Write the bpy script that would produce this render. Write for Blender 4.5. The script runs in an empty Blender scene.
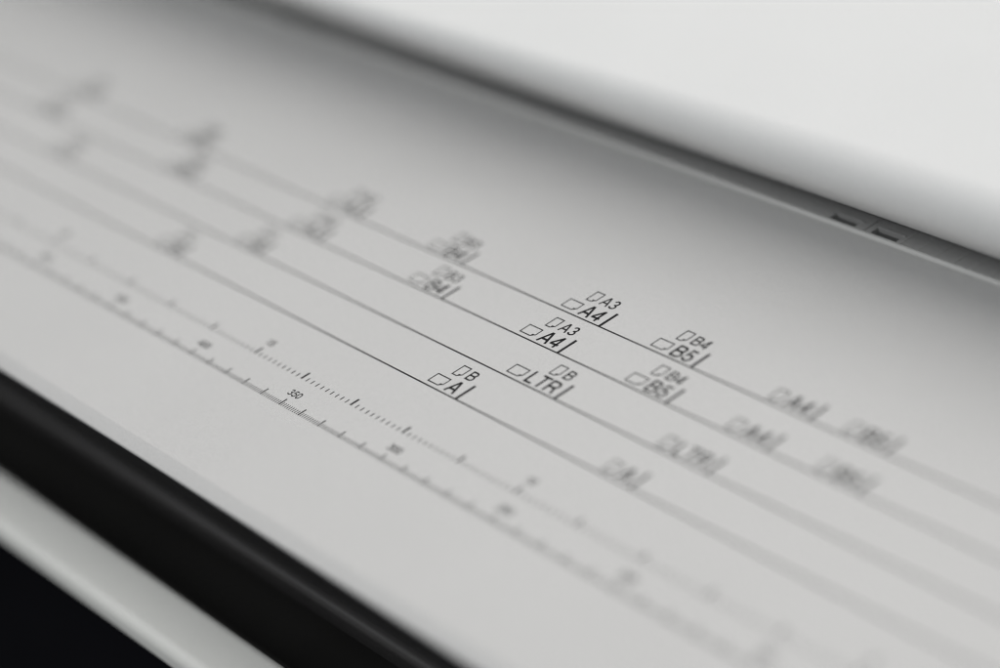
import bpy, bmesh, math, random
from mathutils import Matrix, Vector

# ------------------------------------------------------------------ frame of the place
# The printed cover leans towards the user.  All machine parts are drawn in the
# cover's own frame, in millimetres: x along the machine (0 at 300 mm on the ruler),
# y towards the back, z off the cover.  M carries that frame into the world (metres).
TILT = math.radians(15.5)
TABLE_Z = 0.72
ORIGIN = Vector((0.0, 0.0, TABLE_Z + 0.285))
M = Matrix.Translation(ORIGIN) @ Matrix.Rotation(TILT, 4, 'X') @ Matrix.Scale(0.001, 4)
MR = Matrix.Translation(ORIGIN) @ Matrix.Rotation(TILT, 4, 'X')
ROOT_LOC = Vector((0.0, 0.05, TABLE_Z))

scene = bpy.context.scene
col = scene.collection

# ------------------------------------------------------------------ camera
cam_d = bpy.data.cameras.new("camera")
cam = bpy.data.objects.new("camera", cam_d)
col.objects.link(cam)
right = Vector((0.62227979, 0.75428226, -0.20934689))
down = Vector((0.2927394, -0.47226635, -0.83142536))
fwd = Vector((-0.7259969, 0.45609512, -0.51468995))
cm = Matrix.Identity(4)
for i in range(3):
    cm[i][0] = right[i]; cm[i][1] = -down[i]; cm[i][2] = -fwd[i]
cm[0][3], cm[1][3], cm[2][3] = 0.52828, -0.31464, 0.38901
cam.matrix_world = MR @ cm
cam_d.sensor_fit = 'HORIZONTAL'
cam_d.sensor_width = 36.0
cam_d.lens = 91.19
cam_d.clip_start = 0.01
cam_d.clip_end = 50.0
cam_d.dof.use_dof = True
cam_d.dof.focus_distance = 0.748
cam_d.dof.aperture_fstop = 2.75
cam_d.dof.aperture_blades = 9
scene.camera = cam

# ------------------------------------------------------------------ room light
world = bpy.data.worlds.new("World")
scene.world = world
world.use_nodes = True
bg = world.node_tree.nodes["Background"]
bg.inputs[0].default_value = (0.93, 0.96, 1.0, 1)
bg.inputs[1].default_value = 0.09

def area(name, loc, target, sx, sy, power, colour):
    d = bpy.data.lights.new(name, 'AREA')
    d.shape = 'RECTANGLE'; d.size = sx; d.size_y = sy; d.energy = power; d.color = colour
    o = bpy.data.objects.new(name, d)
    col.objects.link(o)
    o.location = loc
    o.rotation_euler = (Vector(target) - Vector(loc)).to_track_quat('-Z', 'Y').to_euler()
    return o
area("ceiling_light", (0.0, 0.55, 2.45), (0, 0.1, 1.0), 3.2, 3.6, 48, (1.0, 0.985, 0.965))
area("window_light", (-0.45, -1.55, 2.2), (0, 0, 1.0), 2.8, 0.9, 20, (0.96, 0.99, 1.0))

vs = scene.view_settings
vs.view_transform = 'Standard'; vs.look = 'None'; vs.exposure = 0.0; vs.gamma = 1.0
vs.use_curve_mapping = False
scene.render.engine = 'CYCLES'
scene.cycles.use_denoising = True
scene.cycles.denoiser = 'OPENIMAGEDENOISE'
scene.cycles.denoising_input_passes = 'RGB'
scene.cycles.denoising_prefilter = 'NONE'
scene.cycles.pixel_filter_type = 'BLACKMAN_HARRIS'
scene.cycles.filter_width = 1.2
scene.cycles.max_bounces = 8

# ------------------------------------------------------------------ materials
def plastic(name, rgb, rough, grain=900.0, bump=0.06, var=0.03, spec=0.5, speck=0.025):
    m = bpy.data.materials.new(name); m.use_nodes = True
    nt = m.node_tree; N = nt.nodes; L = nt.links
    b = N["Principled BSDF"]
    tc = N.new("ShaderNodeTexCoord")
    n1 = N.new("ShaderNodeTexNoise"); n1.inputs["Scale"].default_value = 14.0; n1.inputs["Detail"].default_value = 6.0
    n2 = N.new("ShaderNodeTexNoise"); n2.inputs["Scale"].default_value = grain; n2.inputs["Detail"].default_value = 2.0
    L.new(tc.outputs["Object"], n1.inputs["Vector"]); L.new(tc.outputs["Object"], n2.inputs["Vector"])
    r = N.new("ShaderNodeValToRGB")
    r.color_ramp.elements[0].position = 0.3; r.color_ramp.elements[1].position = 0.7
    r.color_ramp.elements[0].color = (*[c * (1 - var) for c in rgb], 1)
    r.color_ramp.elements[1].color = (*[min(1, c * (1 + var)) for c in rgb], 1)
    L.new(n1.outputs["Fac"], r.inputs["Fac"])
    n3 = N.new("ShaderNodeTexNoise"); n3.inputs["Scale"].default_value = 1300.0; n3.inputs["Detail"].default_value = 3.0
    L.new(tc.outputs["Object"], n3.inputs["Vector"])
    sp = N.new("ShaderNodeMapRange"); sp.inputs["From Min"].default_value = 0.3; sp.inputs["From Max"].default_value = 0.7
    sp.inputs["To Min"].default_value = 1 - speck; sp.inputs["To Max"].default_value = 1 + speck
    L.new(n3.outputs["Fac"], sp.inputs["Value"])
    mx = N.new("ShaderNodeMix"); mx.data_type = 'RGBA'; mx.blend_type = 'MULTIPLY'; mx.inputs["Factor"].default_value = 1.0
    L.new(r.outputs["Color"], mx.inputs["A"]); L.new(sp.outputs["Result"], mx.inputs["B"])
    L.new(mx.outputs["Result"], b.inputs["Base Color"])
    mr = N.new("ShaderNodeMapRange")
    mr.inputs["To Min"].default_value = rough - 0.05; mr.inputs["To Max"].default_value = rough + 0.05
    L.new(n2.outputs["Fac"], mr.inputs["Value"]); L.new(mr.outputs["Result"], b.inputs["Roughness"])
    bp = N.new("ShaderNodeBump"); bp.inputs["Strength"].default_value = bump; bp.inputs["Distance"].default_value = 0.0004
    L.new(n2.outputs["Fac"], bp.inputs["Height"]); L.new(bp.outputs["Normal"], b.inputs["Normal"])
    b.inputs["Specular IOR Level"].default_value = spec
    return m
WHITE = plastic("white_textured_plastic", (0.56, 0.555, 0.550), 0.38, 1400, 0.20, 0.015, 0.5, 0.045)
LIDM = plastic("white_lid_plastic", (0.76, 0.76, 0.757), 0.55, 1100, 0.06, 0.015, 0.25, 0.02)
RAILM = plastic("grey_rail_plastic", (0.52, 0.515, 0.51), 0.45, 900, 0.06, 0.04)
BEADM = plastic("pale_trim_plastic", (0.72, 0.715, 0.70), 0.40, 900, 0.05, 0.02)
BARM = plastic("white_bar_plastic", (0.84, 0.84, 0.81), 0.42, 900, 0.06, 0.02)
DARK = plastic("dark_grey_plastic", (0.042, 0.041, 0.042), 0.38, 700, 0.10, 0.15)
BLACK = plastic("black_plastic", (0.022, 0.021, 0.020), 0.55, 700, 0.10, 0.15, 0.3)
GUARD = plastic("satin_dark_plastic", (0.055, 0.052, 0.052), 0.52, 700, 0.05, 0.1)
SLOTM = plastic("slot_shade_dark", (0.12, 0.12, 0.12), 0.6, 700, 0.05, 0.1, 0.3)  # dark colour stands in for the shade inside the rail slots
BODYM = plastic("matt_black_body_plastic", (0.006, 0.006, 0.008), 0.7, 500, 0.1, 0.2, 0.1)
INK = plastic("black_ink", (0.008, 0.008, 0.009), 0.65, 2500, 0.05, 0.25, 0.15)
TABLEM = plastic("black_table_laminate", (0.006, 0.006, 0.008), 0.7, 300, 0.1, 0.2, 0.1)

# ------------------------------------------------------------------ helpers
def to_mesh(name, verts, faces, mat, parent=None, smooth=False, world_space=False):
    """verts in cover millimetres -> mesh in the printer's own frame"""
    me = bpy.data.meshes.new(name)
    vv = [(Vector(v) if world_space else (M @ Vector(v))) - ROOT_LOC for v in verts]
    me.from_pydata([tuple(v) for v in vv], [], faces)
    me.update()
    bm = bmesh.new(); bm.from_mesh(me)
    bmesh.ops.recalc_face_normals(bm, faces=bm.faces) if smooth is not None else None
    bm.to_mesh(me); bm.free()
    me.materials.append(mat)
    if smooth:
        for p in me.polygons:
            p.use_smooth = len(p.vertices) == 4
        me.set_sharp_from_angle(angle=math.radians(35))
    o = bpy.data.objects.new(name, me)
    col.objects.link(o)
    if parent is not None:
        o.parent = parent
        if parent.type == 'MESH':
            pass
    return o

def fillet(pts, closed=True, seg=8):
    """pts: (y, z, r) polygon -> rounded outline"""
    out = []
    n = len(pts)
    for i, (y, z, r) in enumerate(pts):
        p = Vector((y, z))
        if r <= 0 or (not closed and i in (0, n - 1)):
            out.append((y, z)); continue
        a = Vector(pts[i - 1][:2]) - p; b = Vector(pts[(i + 1) % n][:2]) - p
        la, lb = a.length, b.length
        a.normalize(); b.normalize()
        ang = math.acos(max(-1, min(1, a.dot(b))))
        t = min(r / math.tan(ang / 2), 0.49 * la, 0.49 * lb)
        rr = t * math.tan(ang / 2)
        c = p + (a + b).normalized() * (rr / math.sin(ang / 2))
        s = p + a * t - c; e = p + b * t - c
        a0 = math.atan2(s.y, s.x); a1 = math.atan2(e.y, e.x)
        d = (a1 - a0 + math.pi) % (2 * math.pi) - math.pi
        for k in range(seg + 1):
            q = a0 + d * k / seg
            out.append((c.x + rr * math.cos(q), c.y + rr * math.sin(q)))
    return out

def extrude(name, outline, x0, x1, mat, parent=None, smooth=True, nx=1, closed=True):
    n = len(outline)
    V = []; F = []
    for k in range(nx + 1):
        x = x0 + (x1 - x0) * k / nx
        V += [(x, y, z) for y, z in outline]
    for k in range(nx):
        for i in range(n if closed else n - 1):
            j = (i + 1) % n
            F.append((k * n + i, k * n + j, (k + 1) * n + j, (k + 1) * n + i))
    if closed:
        F.append(tuple(range(n))[::-1]); F.append(tuple(range(nx * n, nx * n + n)))
    return to_mesh(name, V, F, mat, parent, smooth)

X0, X1 = -860.0, 560.0

# ------------------------------------------------------------------ setting
def table():
    me = bpy.data.meshes.new("tabletop")
    bm = bmesh.new()
    bmesh.ops.create_cube(bm, size=1)
    bmesh.ops.scale(bm, vec=(3.2, 1.8, 0.04), verts=bm.verts)
    bmesh.ops.bevel(bm, geom=bm.edges[:], offset=0.004, segments=2, affect='EDGES')
    bm.to_mesh(me); bm.free(); me.materials.append(TABLEM)
    o = bpy.data.objects.new("tabletop", me); col.objects.link(o)
    o.location = (-0.1, 0.15, TABLE_Z - 0.021)
    o["kind"] = "structure"
table()

# ------------------------------------------------------------------ the printer
printer = bpy.data.objects.new("wide_format_printer", None)
col.objects.link(printer)
printer.location = ROOT_LOC
printer["label"] = "white wide format printer with paper size guide lines and rulers printed on its cover"
printer["category"] = "printer"

# printed front cover -------------------------------------------------------
cover = extrude("paper_cover", fillet([
    (-67.6, 0, 0.9), (126.6, 0, 0.5), (126.6, -3, 0.4), (-67.2, -3, 0.5),
    (-69.6, -5.0, 0.4), (-72.7, -2.2, 0.8)], seg=6), X0, X1, WHITE, printer)
cover["label"] = "off white textured cover printed with black paper size marks"

# lid behind ---------------------------------------------------------------
def lid_part():
    xs = [X0] + [-300 + 15 * i for i in range(0, 42)] + [X1]
    V = []; F = []; n = None
    for x in xs:
        t = max(0.0, min(1.0, (x + 320) / 440.0)); t = t * t * (3 - 2 * t)
        rn = 3.5 + 7 * t
        prof = fillet([(175, 20, 0), (131.0, 6.2, 1.2), (101.0 - 0.5 * t, 38.0 - 1.5 * t, rn),
                       (560, 120, 0), (560, 20, 0)], seg=14)
        n = len(prof)
        V += [(x, y, z) for y, z in prof]
    for k in range(len(xs) - 1):
        for i in range(n):
            j = (i + 1) % n
            F.append((k * n + i, k * n + j, (k + 1) * n + j, (k + 1) * n + i))
    F.append(tuple(range(n))[::-1]); F.append(tuple(range((len(xs) - 1) * n, len(xs) * n)))
    o = to_mesh("lid", V, F, LIDM, printer, True)
    o["label"] = "smooth glossy white lid with rounded front overhanging the cover"
lid_part()

# rail in the gap under the lid --------------------------------------------
rail = extrude("guide_rail", fillet([(127.1, 0.2, 0.6), (127.5, 1.1, 0.5), (128.7, 1.1, 0.5), (129.1, 0.0, 0.2),
                                     (129.1, -8, 0), (127.1, -8, 0)], seg=4), X0, X1, BEADM, printer)
rail["label"] = "thin grey bead running along the back edge of the cover"

def deck(x0, x1, slots, parent):
    """ledge with rectangular recesses; slots: (xa, xb)"""
    ya, yb, yc, yd = 129.15, 130.3, 133.6, 150.0
    xs = [x0] + [v for s in slots for v in s] + [x1]
    V = []; F = []
    def quad(p): 
        b = len(V); V.extend(p); F.append((b, b + 1, b + 2, b + 3))
    z = -0.2
    def zz(y): return z - (y - ya) * 0.03
    for i in range(len(xs) - 1):
        a, b = xs[i], xs[i + 1]
        hole = i % 2 == 1
        for (p, q) in ((ya, yb), (yb, yc), (yc, yd)):
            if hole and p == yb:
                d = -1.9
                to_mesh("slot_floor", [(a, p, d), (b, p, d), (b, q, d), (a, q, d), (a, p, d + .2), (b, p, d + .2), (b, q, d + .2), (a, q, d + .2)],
                        [(0, 3, 2, 1), (4, 5, 6, 7), (0, 1, 5, 4), (1, 2, 6, 5), (2, 3, 7, 6), (3, 0, 4, 7)], SLOTM, parent)  # floor coloured dark to paint in the recess shade
                quad([(a, p, zz(p)), (b, p, zz(p)), (b, p, d), (a, p, d)])
                quad([(a, q, zz(q)), (a, q, d), (b, q, d), (b, q, zz(q))])
                quad([(a, p, zz(p)), (a, p, d), (a, q, d), (a, q, zz(q))])
                quad([(b, p, zz(p)), (b, q, zz(q)), (b, q, d), (b, p, d)])
            else:
                quad([(a, p, zz(p)), (b, p, zz(p)), (b, q, zz(q)), (a, q, zz(q))])
    # skirt, so that the ledge is a solid strip
    quad([(x0, ya, z), (x0, yd, zz(yd)), (x0, yd, -8), (x0, ya, -8)])
    quad([(x1, ya, z), (x1, ya, -8), (x1, yd, -8), (x1, yd, zz(yd))])
    quad([(x0, yd, zz(yd)), (x1, yd, zz(yd)), (x1, yd, -8), (x0, yd, -8)])
    quad([(x0, ya, -8), (x0, yd, -8), (x1, yd, -8), (x1, ya, -8)])
    for a, b in slots:      # raised rim behind each recess
        to_mesh("slot_rim", [(a, yc + .15, -.6), (b + .5, yc + .15, -.6), (b + .5, yc + .75, -.6), (a, yc + .75, -.6),
                             (a, yc + .2, .12), (b + .5, yc + .2, .12), (b + .5, yc + .65, .05), (a, yc + .65, .05)],
                [(0, 3, 2, 1), (4, 5, 6, 7), (0, 1, 5, 4), (1, 2, 6, 5), (2, 3, 7, 6), (3, 0, 4, 7)], RAILM, parent)
    me_o = to_mesh("ledge", V, F, RAILM, parent, None)
    bm = bmesh.new(); bm.from_mesh(me_o.data)
    bmesh.ops.remove_doubles(bm, verts=bm.verts, dist=1e-6)
    bmesh.ops.recalc_face_normals(bm, faces=bm.faces)
    bm.to_mesh(me_o.data); bm.free()
    return me_o

seams = [-566, -266, 34, 334]
prev = X0
for i, s in enumerate(seams + [X1]):
    sl = []
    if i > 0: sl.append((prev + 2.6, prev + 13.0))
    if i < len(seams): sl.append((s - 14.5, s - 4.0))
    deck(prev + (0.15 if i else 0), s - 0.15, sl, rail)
    prev = s
# thin cross ribs on the ledge
def rib(x):
    return to_mesh("rib", [(x - .34, 129.4, -.6), (x + .34, 129.4, -.6), (x + .34, 149, -1), (x - .34, 149, -1),
                           (x - .14, 129.4, .06), (x + .14, 129.4, .06), (x + .14, 149, -.54), (x - .14, 149, -.54)],
                   [(0, 3, 2, 1), (4, 5, 6, 7), (0, 1, 5, 4), (1, 2, 6, 5), (2, 3, 7, 6), (3, 0, 4, 7)], BEADM, rail)
r0 = rib(49.0)
for k in range(1, 36):
    c = r0.copy(); col.objects.link(c); c.parent = rail
    c.location = r0.location + Vector((0.007 * k, 0, 0))

# dark frame and paper exit under the cover ---------------------------------
extrude("under_frame", fillet([(-65.0, -3.4, 0), (60, -3.4, 0), (60, -70, 0), (-36, -70, 0), (-44.0, -56, 1), (-60, -9.5, 1)], seg=4),
        X0, X1, DARK, printer)
extrude("roller_guard", fillet([(-46.5, -58.2, 2.5), (-38.5, -58.2, 1.5), (-36.5, -71.5, 2), (-43.5, -71.5, 3.5)], seg=8),
        X0, X1, GUARD, printer)
extrude("exit_chute", [(60, -71.6), (60, -130), (-65, -130), (-65, -73.6), (-62, -73.6), (-60, -118), (40, -118), (40, -71.6)],
        X0, X1, BLACK, printer, False)

# white bar in front ---------------------------------------------------------
extrude("front_bar", fillet([(-66.2, -65.4, 6.5), (-85.7, -63.6, 5.0), (-87.3, -70.8, 1.8), (-76, -73.3, 0), (-65.5, -73.3, 0)], seg=10),
        X0, X1, BARM, printer)

# lower body, straight down to the table ------------------------------------
def lower_body():
    Mi = MR.inverted()
    def loc(yz, zw):   # world point at height zw straight under a point
        w = MR @ Vector((0, yz[0] / 1000, yz[1] / 1000))
        q = Mi @ Vector((0, w.y, zw))
        return (q.y * 1000, q.z * 1000)
    a = (-75.5, -73.6); b = (545, -60)
    out = [(-65.3, -73.6), a, loc(a, TABLE_Z), loc(b, TABLE_Z), b, (61, -60), (61, -131), (-65.3, -131)]
    extrude("lower_body", out, X0 + 3, X1 - 3, BODYM, printer, False)
    extrude("rear_body", [(151, -9), (151, -59.5), (545, -59.5), (545, 19), (176, 19)], X0 + 3, X1 - 3, DARK, printer, False)
lower_body()

# ------------------------------------------------------------------ print on the cover
PZ = 0.03
def quad_list_obj(name, quads, parent=cover):
    V = []; F = []
    for q in quads:
        b = len(V); V += [(x, y, PZ) for x, y in q]; F.append(tuple(range(b, b + len(q))))
    return to_mesh(name, V, F, INK, parent, None)
def rect(x0, x1, y0, y1): return [(x0, y0), (x1, y0), (x1, y1), (x0, y1)]

# letters and figures drawn as strokes (cap height 1): plain grotesque lettering
def arc(cx, cy, rx, ry, a0, a1, n=14):
    return [(cx + rx * math.cos(math.radians(a0 + (a1 - a0) * k / n)), cy + ry * math.sin(math.radians(a0 + (a1 - a0) * k / n))) for k in range(n + 1)]
H = 0.06
GL = {
 "A": (0.76, [[(0.055, 0), (0.345, 0.94), (0.415, 0.94), (0.705, 0)], [(0.17, 0.32), (0.59, 0.32)]]),
 "B": (0.70, [[(0.08, 0), (0.08, 1)], [(0.08, 1 - H), (0.38, 1 - H)] + arc(0.40, 0.735, 0.20, 0.205, 90, -90) + [(0.08, 0.53)],
              [(0.08, 0.53), (0.40, 0.53)] + arc(0.42, 0.295, 0.22, 0.235, 90, -90) + [(0.08, H)]]),
 "C": (0.76, [arc(0.41, 0.5, 0.33, 0.44, 42, 318, 24)]),
 "D": (0.74, [[(0.08, 0), (0.08, 1)], [(0.08, 1 - H), (0.32, 1 - H)] + arc(0.32, 0.5, 0.36, 0.44, 90, -90, 20) + [(0.08, H)]]),
 "L": (0.56, [[(0.08, 1), (0.08, H), (0.55, H)]]),
 "T": (0.66, [[(0.0, 1 - H), (0.66, 1 - H)], [(0.33, 1 - H), (0.33, 0)]]),
 "R": (0.74, [[(0.08, 0), (0.08, 1)], [(0.08, 1 - H), (0.42, 1 - H)] + arc(0.43, 0.705, 0.22, 0.235, 90, -90) + [(0.08, 0.47)],
              [(0.44, 0.47), (0.56, 0.40), (0.62, 0.18), (0.69, 0)]]),
 "0": (0.58, [arc(0.29, 0.5, 0.235, 0.44, 0, 360, 28)]),
 "1": (0.40, [[(0.04, 0.74), (0.18, 0.79), (0.26, 0.96), (0.26, 0)]]),
 "2": (0.58, [arc(0.29, 0.69, 0.225, 0.25, 165, -30, 16) + [(0.28, 0.32), (0.08, 0.12), (0.06, H), (0.54, H)]]),
 "3": (0.58, [arc(0.28, 0.72, 0.20, 0.22, 165, -80, 16) + [(0.24, 0.51)], [(0.24, 0.51)] + arc(0.28, 0.285, 0.235, 0.225, 82, -168, 18)]),
 "4": (0.60, [[(0.44, 0), (0.44, 0.92), (0.41, 0.92), (0.06, 0.33), (0.06, 0.27), (0.59, 0.27)]]),
 "6": (0.58, [arc(0.29, 0.30, 0.23, 0.24, 0, 360, 24), arc(0.33, 0.44, 0.27, 0.50, 180, 62, 12)]),
 "5": (0.58, [[(0.52, 1 - H), (0.15, 1 - H), (0.09, 0.49)] + arc(0.28, 0.33, 0.24, 0.27, 135, -165, 20)]),
}
def glyph_paths(s):
    x = 0.0; out = []
    for ch in s:
        w, paths = GL[ch]
        out += [[(x + a, b) for a, b in p] for p in paths]
        x += w + 0.10
    return out, x - 0.10

class Ink:
    def __init__(s): s.V = []; s.F = []
    def poly(s, pts):
        b = len(s.V); s.V += [(x, y, PZ) for x, y in pts]; s.F.append(tuple(range(b, b + len(pts))))
    def text(s, t, cap, y, right=None, centre=None, sx=1.0, embolden=0.145):
        paths, w = glyph_paths(t)
        wd = w * cap * sx
        x = right - wd if right is not None else centre - wd / 2
        for p in paths:
            s.line([(x + a * cap * sx, y + c * cap) for a, c in p], embolden * cap)
        return x
    def line(s, pts, w):
        P = [Vector(p) for p in pts]; n = len(P); A = []; B = []
        for i in range(n):
            a = (P[i] - P[i - 1]).normalized() if i else (P[1] - P[0]).normalized()
            c = (P[i + 1] - P[i]).normalized() if i < n - 1 else a
            na = Vector((-a.y, a.x)); nc = Vector((-c.y, c.x)); m = na + nc
            m = m.normalized() if m.length > 1e-6 else na
            k = (w / 2) / max(0.5, m.dot(na))
            A.append(P[i] + m * k); B.append(P[i] - m * k)
        b = len(s.V)
        s.V += [(q.x, q.y, PZ) for q in A] + [(q.x, q.y, PZ) for q in B]
        s.F += [(b + i, b + n + i, b + n + i + 1, b + i + 1) for i in range(n - 1)]
    def stroke(s, pts, w, closed=True):
        n = len(pts)
        P = [Vector(p) for p in pts]
        inn = []; outp = []
        for i in range(n):
            a = (P[i] - P[i - 1]).normalized(); c = (P[(i + 1) % n] - P[i]).normalized()
            na = Vector((-a.y, a.x)); nc = Vector((-c.y, c.x))
            m = (na + nc).normalized(); k = (w / 2) / max(0.4, m.dot(na))
            inn.append(P[i] + m * k); outp.append(P[i] - m * k)
        for i in range(n):
            j = (i + 1) % n
            s.poly([tuple(outp[i]), tuple(outp[j]), tuple(inn[j]), tuple(inn[i])])
    def sheet(s, x, y, w, h):
        """sheet of paper with its lower right corner turned up"""
        f = 1.35
        s.stroke([(x, y), (x + w - f, y), (x + w, y + f * .85), (x + w, y + h), (x, y + h)], 0.42)
        s.poly([(x + w - f, y), (x + w, y + f * .85), (x + w - f * .95, y + f * .80)])
    def build(s, name, label=None):
        o = to_mesh(name, s.V, s.F, INK, cover, None)
        if label: o["label"] = label
        return o

ROWS = [49.36, 32.86, 16.43, 0.0]
YI, YM = -19.75, -32.31
def XV(v): return 300.0 - v

for y in ROWS:
    quad_list_obj("guide_line", [rect(-640, 372, y - 0.27, y + 0.27)])

def marking(row, v, big, small=None, landscape=True):
    x = XV(v); y = ROWS[row]; k = Ink()
    k.poly(rect(x - 0.52, x + 0.52, y + 0.25, y + 7.75))
    xl = k.text(big, 5.55, y + 1.15, right=x - 2.75, sx=1.06, embolden=0.152)
    if landscape: k.sheet(xl - 8.0, y + 1.75, 6.0, 4.05)
    else: k.sheet(xl - 5.6, y + 1.35, 3.7, 5.2)
    if small:
        xs = k.text(small, 4.3, y + 8.4, right=x - 3.2, sx=1.07)
        k.sheet(xs - 5.1, y + 8.1, 3.35, 4.8)
    k.build("size_marking", "black paper size mark reading " + big + ((" below " + small) if small else ""))

for v, b, s in [(594, "A2", "A1"), (515, "B3", "B2"), (420, "A3", "A2"), (364, "B4", "B3"), (297, "A4", "A3"), (257, "B5", "B4")]:
    marking(0, v, b, s)
marking(0, 210, "A4", None, False); marking(0, 182, "B5", None, False)
for v, b, s in [(594, "A2", "A1"), (500, "B3", "B2"), (420, "A3", "A2"), (353, "B4", "B3"), (297, "A4", "A3"), (250, "B5", "B4")]:
    marking(1, v, b, s)
marking(1, 210, "A4", None, False); marking(1, 176, "B5", None, False)
for v, b, s in [(558.8, "C", "D"), (431.8, "B", "C"), (279.4, "LTR", "B")]:
    marking(2, v, b, s)
marking(2, 215.9, "LTR", None, False)
for v, b, s in [(609.6, "C", "D"), (457.2, "B", "C"), (304.8, "A", "B")]:
    marking(3, v, b, s)
marking(3, 228.6, "A", None, False)

q = []
for i in range(0, 281):
    v = 25.4 * i / 10
    if i % 10 == 0: q.append(rect(XV(v) - 0.42, XV(v) + 0.42, YI - .15, YI + 3.25))
    else: q.append(rect(XV(v) - 0.21, XV(v) + 0.21, YI - .25, YI + 1.45))
quad_list_obj("inch_scale", q)
q = []
for i in range(0, 701):
    v = i
    if i % 10 == 0: q.append(rect(XV(v) - 0.27, XV(v) + 0.27, YM, YM + 3.25))
    else: q.append(rect(XV(v) - 0.14, XV(v) + 0.14, YM - 0.05, YM + 1.75))
quad_list_obj("millimetre_scale", q)
for i in range(0, 26, 5):
    k = Ink(); k.text(str(i), 2.7, YI + 5.1, centre=XV(25.4 * i), sx=1.25, embolden=0.15); k.build("numeral", "ruler numeral " + str(i) + " on the inch scale")
for v in range(0, 651, 50):
    k = Ink(); k.text(str(v), 2.75, YM + 4.9, centre=XV(v), sx=1.05, embolden=0.15); k.build("numeral", "ruler numeral " + str(v) + " on the millimetre scale")
